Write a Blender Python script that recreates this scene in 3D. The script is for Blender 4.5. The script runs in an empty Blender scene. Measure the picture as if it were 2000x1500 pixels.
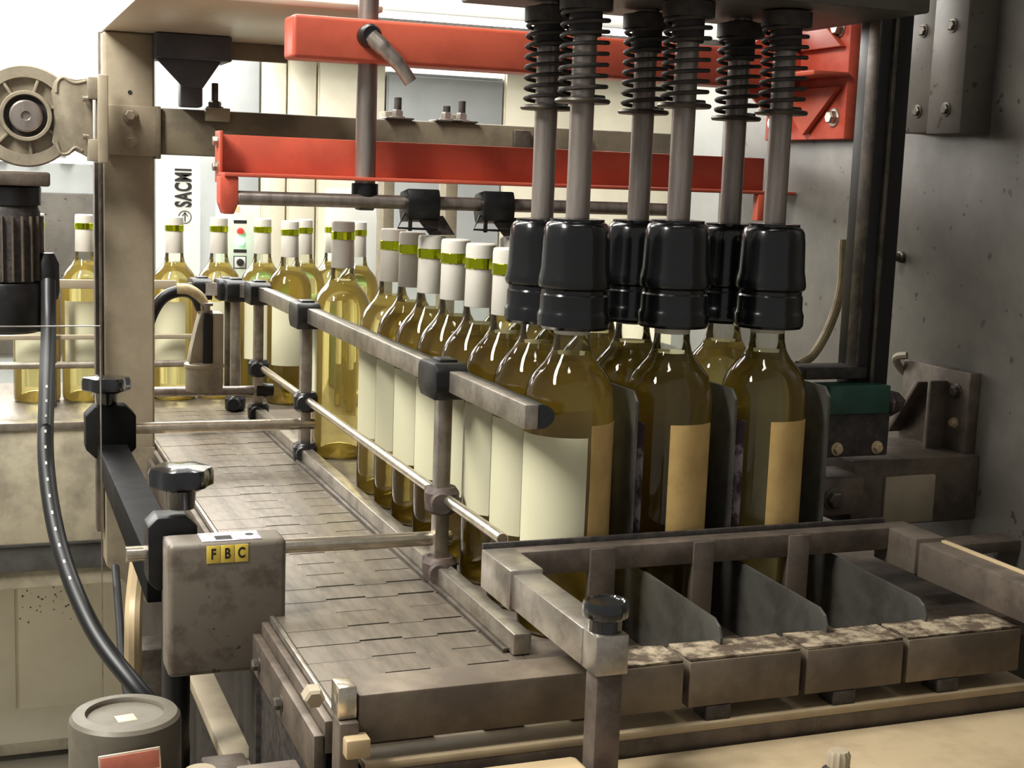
import bpy, bmesh, math, random
from mathutils import Vector, Matrix
random.seed(7)
S = bpy.context.scene
COL = S.collection
PI = math.pi
# ------------------------------------------------------------------ camera
CAM = Vector((-0.4655, -1.0564, 0.378))
yaw, pitch, roll = 0.37292295, 0.14649964, 0.03605557
fwd = Vector((math.sin(yaw)*math.cos(pitch), math.cos(yaw)*math.cos(pitch), -math.sin(pitch)))
rgt = Vector((math.cos(yaw), -math.sin(yaw), 0)); upv = rgt.cross(fwd)
r2 = rgt*math.cos(roll) + upv*math.sin(roll); u2 = upv*math.cos(roll) - rgt*math.sin(roll)
cd = bpy.data.cameras.new('camera'); cam = bpy.data.objects.new('camera', cd); COL.objects.link(cam)
m3 = Matrix((r2, u2, -fwd)).transposed()
cam.matrix_world = Matrix.Translation(CAM) @ m3.to_4x4()
cd.sensor_width = 36; cd.lens = 2736.08*36/2000; cd.clip_start = 0.01; cd.clip_end = 50
S.camera = cam
# ------------------------------------------------------------------ world, lamps, exposure
W = bpy.data.worlds.new('world'); S.world = W; W.use_nodes = True
bgn = W.node_tree.nodes['Background']; bgn.inputs[0].default_value = (1.0, 0.98, 0.95, 1); bgn.inputs[1].default_value = 0.30
def area(name, loc, target, sx, sy, power, color=(1, .985, .93)):
    l = bpy.data.lights.new(name, 'AREA'); l.shape = 'RECTANGLE'; l.size = sx; l.size_y = sy; l.energy = power; l.color = color
    o = bpy.data.objects.new(name, l); COL.objects.link(o); o.location = loc
    o.rotation_euler = (Vector(target)-Vector(loc)).to_track_quat('-Z', 'Y').to_euler()
    return o
area('ceiling_lamp_row', (-0.9, 1.7, 2.4), (-0.2, 0.6, 0), 0.35, 2.4, 70)
area('ceiling_lamp_row', (0.25, -0.55, 2.3), (0.15, 0.1, 0.0), 1.6, 0.14, 16)
area('ceiling_lamp_row', (0.7, 2.0, 2.5), (0.6, 2.9, 0.2), 2.4, 0.3, 175)
area('ceiling_lamp_row', (-1.5, 0.0, 2.1), (-0.5, 1.5, -0.5), 0.3, 1.6, 170)
area('window_daylight', (-0.7, 3.3, 1.3), (-0.1, 0.6, 0.1), 2.2, 1.5, 95, (1, .99, .97))
S.view_settings.view_transform = 'Standard'; S.view_settings.look = 'None'
S.view_settings.gamma = 1; S.view_settings.use_curve_mapping = False
S.view_settings.exposure = 0.0
try:
    S.cycles.max_bounces = 16; S.cycles.transmission_bounces = 16; S.cycles.transparent_max_bounces = 32
    S.cycles.sample_clamp_indirect = 6
except Exception: pass

# ------------------------------------------------------------------ materials
def lin(c):
    return tuple(((v/255)/12.92 if v/255 <= .04045 else ((v/255+.055)/1.055)**2.4) for v in c)
MATS = {}
def mat(name, rgb, rough=.5, metal=0., dirt=None, scale=30., amt=.5, bump=0., stretch=(1, 1, 1), spec=.5, thr=(.42, .62), coat=0., speck=None):
    m = bpy.data.materials.new(name); m.use_nodes = True; nt = m.node_tree; N = nt.nodes; L = nt.links
    b = N['Principled BSDF']; c = lin(rgb)
    b.inputs['Base Color'].default_value = (*c, 1); b.inputs['Roughness'].default_value = rough; b.inputs['Metallic'].default_value = metal
    b.inputs['Specular IOR Level'].default_value = spec
    if coat: b.inputs['Coat Weight'].default_value = coat; b.inputs['Coat Roughness'].default_value = .08
    if dirt is not None:
        tc = N.new('ShaderNodeTexCoord'); mp = N.new('ShaderNodeMapping'); mp.inputs['Scale'].default_value = stretch
        nz = N.new('ShaderNodeTexNoise'); nz.inputs['Scale'].default_value = scale; nz.inputs['Detail'].default_value = 6; nz.inputs['Roughness'].default_value = .65
        mr = N.new('ShaderNodeMapRange'); mr.inputs[1].default_value = thr[0]; mr.inputs[2].default_value = thr[1]; mr.inputs[3].default_value = 0; mr.inputs[4].default_value = amt
        mx = N.new('ShaderNodeMix'); mx.data_type = 'RGBA'
        mx.inputs[6].default_value = (*c, 1); mx.inputs[7].default_value = (*lin(dirt), 1)
        L.new(tc.outputs['Object'], mp.inputs[0]); L.new(mp.outputs[0], nz.inputs['Vector']); L.new(nz.outputs['Fac'], mr.inputs[0])
        L.new(mr.outputs[0], mx.inputs[0]); L.new(mx.outputs[2], b.inputs['Base Color'])
        if speck:
            n2 = N.new('ShaderNodeTexNoise'); n2.inputs['Scale'].default_value = speck[0]; n2.inputs['Detail'].default_value = 2
            m2 = N.new('ShaderNodeMapRange'); m2.inputs[1].default_value = speck[1]; m2.inputs[2].default_value = speck[1]+.03; m2.inputs[4].default_value = .8
            x2 = N.new('ShaderNodeMix'); x2.data_type = 'RGBA'; x2.inputs[7].default_value = (*lin(speck[2]), 1)
            L.new(tc.outputs['Object'], n2.inputs['Vector']); L.new(n2.outputs['Fac'], m2.inputs[0]); L.new(m2.outputs[0], x2.inputs[0])
            L.new(mx.outputs[2], x2.inputs[6]); L.new(x2.outputs[2], b.inputs['Base Color'])
        r2_ = N.new('ShaderNodeMapRange'); r2_.inputs[3].default_value = max(.03, rough-.12); r2_.inputs[4].default_value = min(1, rough+.15)
        L.new(nz.outputs['Fac'], r2_.inputs[0]); L.new(r2_.outputs[0], b.inputs['Roughness'])
        if bump:
            bp = N.new('ShaderNodeBump'); bp.inputs['Strength'].default_value = bump; bp.inputs['Distance'].default_value = .001
            L.new(nz.outputs['Fac'], bp.inputs['Height']); L.new(bp.outputs[0], b.inputs['Normal'])
    MATS[name] = m; return m
def emis(name, rgb, strength):
    m = bpy.data.materials.new(name); m.use_nodes = True; b = m.node_tree.nodes['Principled BSDF']
    b.inputs['Base Color'].default_value = (*lin(rgb), 1); b.inputs['Emission Color'].default_value = (*lin(rgb), 1); b.inputs['Emission Strength'].default_value = strength
    MATS[name] = m; return m
M = MATS
mat('tan_paint', (152, 140, 118), .5, .05, (116, 104, 86), 14, .5, .12)
mat('beam_paint', (118, 108, 88), .55, .05, (74, 66, 55), 20, .55, .12)
mat('plate_brown', (188, 168, 148), .35, .1, (204, 188, 168), 8, .5)
mat('steel', (178, 170, 158), .32, .85, (96, 84, 72), 40, .5, .1)
mat('steel_bright', (205, 196, 178), .22, .9, (120, 106, 90), 60, .45)
mat('steel_dark', (104, 97, 88), .42, .7, (52, 45, 38), 35, .7, .2)
mat('rod_steel', (160, 150, 142), .38, .75, (96, 86, 78), 90, .5, .15, (1, 1, .12))
mat('fin_steel', (92, 90, 84), .38, .6, (58, 54, 48), 30, .6, .1)
mat('slate', (74, 75, 80), .5, .2, (52, 52, 56), 20, .6)
mat('brown_steel', (104, 93, 82), .5, .4, (62, 53, 46), 28, .7, .2)
mat('rusty_bar', (112, 100, 84), .5, .4, (70, 59, 49), 14, .7, .15)
mat('crusty_bar', (150, 136, 114), .7, .2, (58, 46, 36), 60, .9, .8, (1, 1, 1), .3, (.40, .56))
mat('belt_steel', (120, 110, 97), .40, .5, (78, 70, 61), 26, .7, .06, (2.2, .4, 1))
mat('black_plastic', (15, 15, 16), .36, 0, (32, 31, 30), 40, .4, .1, (1, 1, 1), .4)
mat('black_gloss', (9, 9, 10), .18, 0, (18, 18, 19), 60, .5, .12, (1, 1, .2), .5, (.42, .62), .25)
mat('black_rough', (34, 31, 29), .6, 0, (78, 66, 58), 120, .5, .5)
mat('black_matte', (11, 11, 12), .6, 0, (20, 19, 19), 40, .4, .1, (1, 1, 1), .1)
mat('black_knob', (18, 18, 20), .14, 0, None, coat=.8)
mat('dusty_clamp', (74, 60, 52), .62, 0, (40, 34, 32), 50, .7, .3)
mat('red_paint', (194, 88, 64), .38, 0, (150, 62, 46), 9, .6, .05)
mat('red_dull', (196, 84, 62), .5, 0, (160, 58, 42), 30, .6, .2)
mat('machine_wall', (100, 96, 89), .42, .25, (80, 76, 70), 7, .9, .1, (1, 1, 1), .5, (.40, .60), 0., (75, .69, (44, 38, 34)))
mat('cream', (238, 231, 208), .5, 0, (222, 214, 190), 10, .5)
mat('white_paint', (198, 198, 193), .4, 0, (184, 184, 178), 6, .5)
mat('grey_paint', (168, 171, 170), .45, 0, (152, 155, 155), 8, .5)
mat('panel_green', (196, 206, 190), .5, 0, (180, 188, 172), 20, .4)
mat('box_paint', (104, 96, 85), .5, .1, (72, 60, 51), 34, .75, .12, (1, 1, 1), .5, (.52, .66), 0., (110, .70, (48, 36, 30)))
mat('motor_grey', (98, 92, 80), .5, .2, (84, 76, 64), 30, .6, .12)
mat('gearbox_cast', (150, 140, 120), .55, .25, (104, 94, 80), 22, .6, .35)
mat('tan_sheet', (172, 152, 118), .5, .05, (160, 138, 106), 12, .6, .1)
mat('counter_tan', (168, 150, 120), .45, .1, (134, 116, 90), 9, .7, .1)
mat('yellow_sticker', (212, 184, 72), .5)
mat('ink', (28, 24, 22), .6)
mat('print_label', (206, 200, 206), .45, 0, (120, 108, 124), 90, .8)
mat('nameplate', (190, 112, 92), .4, .1, (160, 84, 70), 40, .6)
mat('nameplate_rim', (206, 190, 168), .35, .5)
mat('paper_tan', (214, 186, 140), .6)
mat('cable_black', (15, 15, 16), .42, spec=.35)
mat('cable_print', (150, 150, 146), .5)
mat('cable_ivory', (186, 168, 128), .5, 0, (130, 112, 84), 60, .6)
mat('green_plastic', (10, 96, 60), .4, 0, (8, 60, 44), 30, .5)
mat('green_black', (30, 36, 33), .4, 0, (20, 22, 22), 30, .5)
mat('green_dark', (22, 66, 54), .45, 0, (10, 30, 26), 18, .7)
mat('capsule_white', (194, 189, 178), .45, 0, (178, 172, 162), 40, .4)
mat('capsule_top', (222, 212, 196), .5)
mat('label_beige', (186, 182, 153), .6)
mat('label_back', (190, 158, 98), .6, 0, (164, 132, 78), 24, .7)
mat('label_print', (176, 160, 162), .6, 0, (66, 48, 58), 55, .95, 0, (1, 1, .6), .5, (.47, .55))
mat('tub_steel', (186, 176, 152), .5, .2, (118, 108, 94), 10, .7, .15)
mat('band_dark', (84, 82, 80), .5, .2, (56, 54, 52), 16, .7)
mat('floor_mat', (140, 132, 116), .6, 0, (116, 108, 94), 3, .6)
mat('ceiling_grey', (150, 146, 138), .6, 0, (120, 116, 108), 4, .5)
mat('flap_rubber', (42, 37, 34), .55, 0, (96, 78, 68), 110, .7, .5)
mat('red_button', (206, 60, 50), .4); emis('green_lamp', (140, 255, 190), 6.0)
mat('orange_cap', (230, 112, 72), .4)
emis('window_glow', (255, 252, 244), 3.2); emis('lamp_tube', (255, 250, 240), 9.0)
mat('sparkle', (255, 255, 255), .3)
# gold/green foil ring
def foil():
    m = bpy.data.materials.new('foil_gold'); m.use_nodes = True; nt = m.node_tree; b = nt.nodes['Principled BSDF']
    b.inputs['Metallic'].default_value = 1; b.inputs['Roughness'].default_value = .16
    b.inputs['Base Color'].default_value = (*lin((196, 206, 40)), 1)
    MATS['foil_gold'] = m
foil()
def thin_glass(name, tint, edge=.9, f0=1.5):
    m = bpy.data.materials.new(name); m.use_nodes = True; nt = m.node_tree; N = nt.nodes; L = nt.links
    for n in list(N):
        if n.type != 'OUTPUT_MATERIAL': N.remove(n)
    out = [n for n in N if n.type == 'OUTPUT_MATERIAL'][0]
    tr = N.new('ShaderNodeBsdfTransparent'); tr.inputs[0].default_value = (*tint, 1)
    gl = N.new('ShaderNodeBsdfGlossy'); gl.inputs['Roughness'].default_value = .02
    fr = N.new('ShaderNodeFresnel'); fr.inputs[0].default_value = f0
    mx = N.new('ShaderNodeMixShader'); L.new(fr.outputs[0], mx.inputs[0]); L.new(tr.outputs[0], mx.inputs[1]); L.new(gl.outputs[0], mx.inputs[2])
    L.new(mx.outputs[0], out.inputs[0]); MATS[name] = m
thin_glass('bottle_glass', (.97, .985, .95)); thin_glass('acrylic', (.975, .98, .98), f0=1.3)
def glassy(name, col, ior, glow_mix=0, glow_col=(1, 1, 1)):
    m = bpy.data.materials.new(name); m.use_nodes = True; nt = m.node_tree; N = nt.nodes; L = nt.links
    for n in list(N):
        if n.type != 'OUTPUT_MATERIAL': N.remove(n)
    out = [n for n in N if n.type == 'OUTPUT_MATERIAL'][0]
    g = N.new('ShaderNodeBsdfGlass'); g.inputs['Color'].default_value = (*col, 1); g.inputs['IOR'].default_value = ior; g.inputs['Roughness'].default_value = 0
    if glow_mix:
        tl = N.new('ShaderNodeBsdfTranslucent'); tl.inputs['Color'].default_value = (*glow_col, 1)
        mx = N.new('ShaderNodeMixShader'); mx.inputs[0].default_value = glow_mix
        L.new(g.outputs[0], mx.inputs[1]); L.new(tl.outputs[0], mx.inputs[2]); L.new(mx.outputs[0], out.inputs[0])
    else: L.new(g.outputs[0], out.inputs[0])
    MATS[name] = m
glassy('white_wine', (.985, .93, .66), 1.345, .17, (.98, .78, .31))  # translucent gold mixed into clear wine to imitate a back-lit glow
glassy('acrylic_edge', (.9, .95, .95), 1.4)

# ------------------------------------------------------------------ helpers
LOC = {}
def tag(o, label=None, cat=None, group=None, kind=None):
    if label: o['label'] = label
    if cat: o['category'] = cat
    if group: o['group'] = group
    if kind: o['kind'] = kind
    return o
def thing(name, loc, label, cat, group=None, kind=None):
    o = bpy.data.objects.new(name, None); o.empty_display_size = .02; COL.objects.link(o); o.location = loc; LOC[o.name] = Vector(loc)
    return tag(o, label, cat, group, kind)
def base_of(p):
    v = Vector((0, 0, 0))
    while p is not None:
        v += LOC.get(p.name, Vector((0, 0, 0))); p = p.parent
    return v
def obj(name, bm, material, parent=None, loc=None, sharp=32):
    """bm in world coordinates; stored relative to the parent's base (or to loc for a single mesh thing)"""
    off = Vector((0, 0, 0))
    if parent is not None: off = base_of(parent)
    if loc is not None: off = off + Vector(loc)
    bmesh.ops.recalc_face_normals(bm, faces=bm.faces[:])
    if off.length: bmesh.ops.translate(bm, vec=-off, verts=bm.verts[:])
    for f in bm.faces: f.smooth = True
    ca = math.radians(sharp)
    for e in bm.edges:
        if len(e.link_faces) == 2 and e.calc_face_angle(0) > ca: e.smooth = False
    me = bpy.data.meshes.new(name); bm.to_mesh(me); bm.free()
    me.materials.append(M[material])
    o = bpy.data.objects.new(name, me); COL.objects.link(o)
    if parent is not None: o.parent = parent
    if loc is not None: o.location = loc; LOC[o.name] = Vector(loc)
    return o
def single(name, bm, material, loc, label, cat, group=None, kind=None):
    return tag(obj(name, bm, material, None, loc), label, cat, group, kind)
def nb(): return bmesh.new()
def merge(bm, t):
    me = bpy.data.meshes.new('tmp'); t.to_mesh(me); t.free(); bm.from_mesh(me); bpy.data.meshes.remove(me); return bm
def box(x0, x1, y0, y1, z0, z1, bev=.0008, seg=2, bm=None, rot=None):
    t = bmesh.new(); bmesh.ops.create_cube(t, size=1)
    for v in t.verts:
        v.co = Vector(((x0+x1)/2+v.co.x*(x1-x0), (y0+y1)/2+v.co.y*(y1-y0), (z0+z1)/2+v.co.z*(z1-z0)))
    if bev > 0:
        bmesh.ops.bevel(t, geom=t.edges[:], offset=min(bev, .45*min(abs(x1-x0), abs(y1-y0), abs(z1-z0))), segments=seg, profile=.5, affect='EDGES')
    if rot: # (axis, angle) about centre
        bmesh.ops.rotate(t, cent=((x0+x1)/2, (y0+y1)/2, (z0+z1)/2), matrix=Matrix.Rotation(rot[1], 3, rot[0]), verts=t.verts[:])
    return merge(bm, t) if bm is not None else t
def frame_mat(d):
    return Vector(d).normalized().to_track_quat('Z', 'Y').to_matrix()
def lathe(profile, base=(0, 0, 0), axis=(0, 0, 1), n=32, lobes=0, lamp=0., bm=None, close=True):
    """profile: list of (r, h) from bottom to top; caps are added where r > 0 at the ends"""
    t = bmesh.new(); R = frame_mat(axis); B = Vector(base); rings = []
    for (r, h) in profile:
        if r <= 1e-6: rings.append([t.verts.new(B+R @ Vector((0, 0, h)))]); continue
        ring = []
        for i in range(n):
            a = 2*PI*i/n; rr = r*(1+lamp*math.cos(lobes*a)) if lobes else r
            ring.append(t.verts.new(B+R @ Vector((rr*math.cos(a), rr*math.sin(a), h))))
        rings.append(ring)
    for a, b in zip(rings, rings[1:]):
        if len(a) == 1 and len(b) == 1: continue
        for i in range(n):
            j = (i+1) % n
            if len(a) == 1: t.faces.new((a[0], b[j], b[i]))
            elif len(b) == 1: t.faces.new((a[i], a[j], b[0]))
            else: t.faces.new((a[i], a[j], b[j], b[i]))
    if close:
        if len(rings[0]) > 1: t.faces.new(rings[0][::-1])
        if len(rings[-1]) > 1: t.faces.new(rings[-1])
    return merge(bm, t) if bm is not None else t
def cyl(p0, p1, r, n=20, bev=.0006, bm=None, r1=None):
    p0, p1 = Vector(p0), Vector(p1); L = (p1-p0).length; r1 = r if r1 is None else r1; b = min(bev, r*.4, L*.3)
    return lathe([(r-b, 0), (r, b), (r1, L-b), (r1-b, L)], p0, p1-p0, n, bm=bm)
def smooth_path(pts, k=8):
    P = [Vector(p) for p in pts]; out = []
    for i in range(len(P)-1):
        a = P[i-1] if i > 0 else P[i]*2-P[i+1]; b, c = P[i], P[i+1]; d = P[i+2] if i+2 < len(P) else P[i+1]*2-P[i]
        for s in range(k):
            t = s/k
            out.append(.5*((2*b)+(c-a)*t+(2*a-5*b+4*c-d)*t*t+(3*b-a-3*c+d)*t**3))
    out.append(P[-1]); return out
def tube(pts, r, n=12, k=8, bm=None, smooth=True, closed=False):
    path = smooth_path(pts, k) if smooth else [Vector(p) for p in pts]
    t = bmesh.new(); rings = []; up = Vector((0, 0, 1)); prev = None
    for i, p in enumerate(path):
        if closed: d = path[(i+1) % len(path)]-path[i-1]
        else: d = (path[min(i+1, len(path)-1)]-path[max(i-1, 0)])
        d.normalize()
        if prev is None:
            x = d.cross(up if abs(d.z) < .9 else Vector((1, 0, 0))).normalized()
        else:
            x = (prev-d*prev.dot(d)).normalized()
        prev = x; y = d.cross(x)
        rr = r[i] if isinstance(r, list) else r
        rings.append([t.verts.new(p+x*(rr*math.cos(2*PI*j/n))+y*(rr*math.sin(2*PI*j/n))) for j in range(n)])
    pairs = list(zip(rings, rings[1:]))
    if closed: pairs.append((rings[-1], rings[0]))
    for a, b in pairs:
        for j in range(n): t.faces.new((a[j], a[(j+1) % n], b[(j+1) % n], b[j]))
    if not closed: t.faces.new(rings[0][::-1]); t.faces.new(rings[-1])
    return merge(bm, t) if bm is not None else t
def prism(poly, o, u, v, w, depth, bev=0., bm=None):
    """polygon (a,b) in plane o + a*u + b*v, extruded by depth along w"""
    t = bmesh.new(); o, u, v, w = map(Vector, (o, u, v, w))
    f0 = [t.verts.new(o+u*a+v*b) for a, b in poly]; f1 = [t.verts.new(o+u*a+v*b+w*depth) for a, b in poly]
    t.faces.new(f0[::-1]); t.faces.new(f1); n = len(poly)
    for i in range(n): t.faces.new((f0[i], f0[(i+1) % n], f1[(i+1) % n], f1[i]))
    if bev: bmesh.ops.bevel(t, geom=t.edges[:], offset=bev, segments=2, profile=.5, affect='EDGES')
    return merge(bm, t) if bm is not None else t
X, Y, Z = Vector((1, 0, 0)), Vector((0, 1, 0)), Vector((0, 0, 1))
def hexbolt(p, axis, r=.006, h=.004, washer=True, bm=None):
    p = Vector(p); a = Vector(axis).normalized(); bm = bm or nb()
    z0 = 0
    if washer: lathe([(r*1.35, 0), (r*1.35, r*.22), (r*1.2, r*.25)], p, a, 16, bm=bm); z0 = r*.25
    lathe([(r, z0), (r, z0+h*.75), (r*.8, z0+h)], p, a, 6, bm=bm)
    return bm
def text_mesh(name, body, size, material, parent, origin, right, up, xs=1., extrude=.0002, bold=.0):
    c = bpy.data.curves.new(name, 'FONT'); c.body = body; c.size = size; c.extrude = extrude; c.align_x = 'CENTER'; c.align_y = 'CENTER'; c.offset = bold; c.space_character = 1.12
    t = bpy.data.objects.new('tmp_text', c); COL.objects.link(t); bpy.context.view_layer.update()
    me = bpy.data.meshes.new_from_object(t.evaluated_get(bpy.context.evaluated_depsgraph_get())); bpy.data.objects.remove(t); bpy.data.curves.remove(c)
    r, u = Vector(right).normalized(), Vector(up).normalized(); nrm = r.cross(u); off = base_of(parent) if parent else Vector((0, 0, 0))
    for v in me.vertices: v.co = Vector(origin)-off+r*(v.co.x*xs)+u*v.co.y+nrm*v.co.z
    me.materials.clear(); me.materials.append(M[material])
    o = bpy.data.objects.new(name, me); COL.objects.link(o); o.parent = parent; return o
def copy_tree(o, parent=None):
    c = o.copy(); COL.objects.link(c); c.parent = parent
    if o.name in LOC: LOC[c.name] = LOC[o.name].copy()
    for ch in [q for q in bpy.data.objects if q.parent == o]: copy_tree(ch, c)
    return c

# ================================================================== STRUCTURE
def struct(name, bm, m, parent=None):
    o = obj(name, bm, m, parent, None)
    if parent is None: o['kind'] = 'structure'
    return o
struct('floor', box(-3.2, 2.6, -2.2, 4.0, -.74, -.70, 0), 'floor_mat')
struct('ceiling', box(-3.2, 2.6, -2.2, 4.0, 2.7, 2.74, 0), 'ceiling_grey')
wb = struct('wall_back', box(-3.2, 2.6, 3.55, 3.6, -.70, 2.7, 0), 'white_paint')
# big window left of the machine: frame, mullions, glowing panes
win = thing('window_1', (-.2, 3.5, .4), 'bright window wall behind the far bottle line', 'window', kind='structure')
px = [-1.2, -.62, -.04, .16]
for i, (a, b) in enumerate(zip(px[:-1], px[1:])):
    obj('window_pane', box(a+.012, b-.012, 3.52, 3.53, .60, 1.7, 0), 'window_glow', win)
for a in px: obj('mullion', box(a-.012, a+.012, 3.50, 3.54, .58, 1.72, .003), 'white_paint', win)
obj('window_sill', box(-1.25, .2, 3.46, 3.55, .545, .585, .004), 'grey_paint', win)
obj('window_head', box(-1.25, .2, 3.48, 3.55, 1.7, 1.76, .004), 'white_paint', win)
# machine's steel side wall on the right
wr = struct('wall_right', box(.445, .46, -.62, .56, -.30, .95, .002), 'machine_wall')

struct('unseen_shade_panel', box(-.02, .46, -.18, .85, .86, .872, .001), 'machine_wall')  # panel out of view, added to shade the machine interior
# ================================================================== CONVEYOR BELT
BL = -.2265; PITCH = .0385; BW = .168
cv = thing('slat_conveyor', (-.14, .5, -.12), 'empty steel slat conveyor beside the bottle row', 'conveyor')
# every slat: hinged edge with two tongues, a hairline seam at the plain parts and an open slit along the tongues
def slat():
    st = .0032; hair = .0006; slit = .0025
    xs = [(0, 0), (.0525, 0), (.0525, 1), (.0890, 1), (.0890, 0), (.1190, 0), (.1190, 1), (.1540, 1), (.1540, 0), (BW, 0)]
    lo = [(x, st*k+(slit if k else hair)) for x, k in xs]
    hi = [(x, PITCH+st*k) for x, k in xs][::-1]
    return prism(lo+hi, (0, 0, -.004), X, Y, Z, .004)
sl_me = None
for i in range(37):
    y = -.0335-4*PITCH+i*PITCH
    if y < -.19 or y > 1.15: continue
    if sl_me is None: o = obj('belt_slat', slat(), 'belt_steel', None); sl_me = o.data
    else: o = bpy.data.objects.new('belt_slat', sl_me); COL.objects.link(o)
    o.parent = cv; o.rotation_euler = (random.uniform(-.004, .004), random.uniform(-.002, .002), 0)
    o.location = Vector((BL, y, random.uniform(-.0003, .0001)))-LOC[cv.name]
for (a, b, z0, z1, m) in ((-.2315, -.2275, -.012, .001, 'steel'), (-.2385, -.2325, -.028, -.004, 'brown_steel'), (-.246, -.239, -.046, -.014, 'brown_steel')):
    obj('side_rail', box(a, b, -.14, 1.16, z0, z1, .0008), m, cv)
obj('belt_bed', box(-.2265, -.058, -.08, 1.16, -.03, -.0055, .001), 'black_rough', cv)
obj('side_panel', box(-.238, -.232, -.12, 1.16, -.17, -.03, .001), 'black_rough', cv)
for y in (-.03, .06, .22):
    obj('side_bolt', hexbolt((-.246, y, -.031), (-1, 0, 0), .005, .005), 'steel_dark', cv)
# bed on which the bottles are pushed
bed = single('bottle_bed', box(-.0575, .44, -.078, 1.12, -.02, 0, .001), 'brown_steel', (.12, .5, -.02), 'flat dark steel bed under the standing wine bottles', 'table')
# low floor guide along the bottles
lg = thing('low_guide_strip', (-.06, .3, 0), 'low worn metal strip along the foot of the bottle row', 'guide strip')
obj('strip', box(-.0665, -.0505, -.060, 1.02, .0005, .0185, .002), 'steel', lg)
obj('strip_foot', box(-.0715, -.0665, -.05, 1.0, .0003, .004, .001), 'steel_dark', lg)

# ================================================================== GUIDE RAIL
gr = thing('bottle_guide_rail', (-.055, .4, .02), 'black-clamped steel guide rail running along the bottle row', 'guide rail')
RX = -.058
tb = obj('top_bar', box(RX-.006, RX+.006, -.060, .98, .184, .2035, .0012), 'steel', gr)
hp = [(0, -.0098)]+[(.013*math.sin(PI*i/12), -.0098*math.cos(PI*i/12)) for i in range(1, 12)]+[(0, .0098)]
obj('wear_strip', prism(hp, (RX+.006, -.0605, .1938), X, Z, Y, 1.04), 'green_black', tb)
# the bar bends towards the turn of the line
bend = smooth_path([(RX, .98, .1938), (RX-.004, 1.05, .1925), (RX-.018, 1.11, .190), (RX-.045, 1.155, .188), (RX-.085, 1.18, .186)], 6)
t = nb()
for a, b in zip(bend, bend[1:]):
    d = (b-a).normalized(); sd = d.cross(Z).normalized()
    prism([(-.006, -.0098), (.006, -.0098), (.006, .0098), (-.006, .0098)], a, sd, Z, d, (b-a).length*1.05, bm=t)
obj('bent_bar', t, 'steel', gr)
lr = obj('lower_rod', cyl((RX, -.006, .082), (RX, 1.0, .082), .0052), 'steel_bright', gr)
def clamp(x, y, z, kind):
    t = nb()
    if kind == 'top':
        prism([(-.030, -.006), (-.024, -.0175), (.018, -.0175), (.027, -.008), (.027, .010), (.020, .0155), (-.022, .0160), (-.030, .010)], (x-.0185, y, z), Y, Z, X, .031, .0022, t)
        box(x-.010, x+.008, y-.012, y+.012, z+.0135, z+.0185, .002, bm=t)
    else:
        lathe([(.0115, -.013), (.0160, -.009), (.0165, .007), (.0125, .0125)], (x, y, z), Z, 12, bm=t)
        lathe([(.0100, 0), (.0115, .012), (.0095, .022)], (x, y, z), (-.3, -1, 0), 16, bm=t)
        box(x-.010, x+.010, y-.004, y+.026, z-.009, z+.009, .003, bm=t)
    return t
posts = [(.154, 'dusty_clamp', 'steel'), (.722, 'black_plastic', 'steel'), (1.04, 'black_plastic', 'steel'), (1.125, 'black_plastic', 'steel')]
for i, (y, cm, pm) in enumerate(posts):
    x = RX if y < 1.1 else RX-.02
    zt = .188 if y < 1 else .185; xx = x-.001
    if i == 3: pass
    pz0 = .006
    obj('post', box(xx-.0068, xx+.0068, y-.0068, y+.0068, pz0, zt, .001), pm, gr)
    obj('rail_clamp', clamp(x, y, .1935 if y < 1.1 else .190, 'top'), 'black_plastic', gr)
    if y < 1.1:
        obj('rod_clamp', clamp(x, y, .079, 'mid'), cm, gr)
    obj('foot_clamp', clamp(x, y, .012, 'mid'), cm, gr)
for (x, y, z) in ((-.085, 1.155, .189), (-.12, 1.19, .187)):
    obj('rail_clamp', clamp(x, y, z, 'top'), 'black_plastic', gr)
    obj('post', box(x-.005, x+.005, y-.005, y+.005, .03, z-.01, .001), 'steel_dark', gr)

# cross rods with clamp heads and knobs
def knob(x, y, z, r=.023, lobes=6):
    t = lathe([(r*.45, -.030), (r*.5, -.012), (r*.55, -.010)], (x, y, z), Z, 20)
    lathe([(r*.80, -.012), (r, -.009), (r, .002), (r*.94, .006), (r*.4, .0078), (0, .0078)], (x, y, z), Z, 48, lobes, .07, bm=t)
    return t
def octa(x, y, z, w, h, ln):
    c = .38*min(w, h)
    return prism([(-w+c, -h), (w-c, -h), (w, -h+c), (w, h-c), (w-c, h), (-w+c, h), (-w, h-c), (-w, -h+c)], (x, y-ln/2, z), X, Z, Y, ln, .0012)
nb_ = thing('near_rail_bracket', (-.30, .16, .0), 'round cross rod with black clamp and knob behind the FBC box', 'rail bracket')
obj('cross_rod', cyl((-.343, .16, .043), (-.046, .16, .040), .0068, 24), 'steel_bright', nb_)
obj('clamp_head', octa(-.305, .16, .045, .021, .032, .032), 'black_plastic', nb_)
obj('knob', knob(-.296, .16, .112, .0265), 'black_knob', nb_)
obj('clamp_stem', cyl((-.3, .162, -.16), (-.3, .162, .02), .0125), 'black_plastic', nb_)
mb = thing('middle_rail_bracket', (-.30, .72, .0), 'round cross rod with black octagonal clamp in front of the post', 'rail bracket')
obj('cross_rod', cyl((-.30, .72, .0505), (-.046, .72, .0495), .0072, 24), 'steel_bright', mb)
obj('clamp_head', octa(-.305, .72, .049, .030, .032, .034), 'black_matte', mb)
obj('knob', knob(-.309, .72, .110, .028), 'black_knob', mb)
obj('clamp_arm', prism([(.70, .035), (.70, .002), (.19, -.012), (.19, .030)], (-.322, 0, 0), Y, Z, X, .036, .002), 'black_matte', mb)
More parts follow.
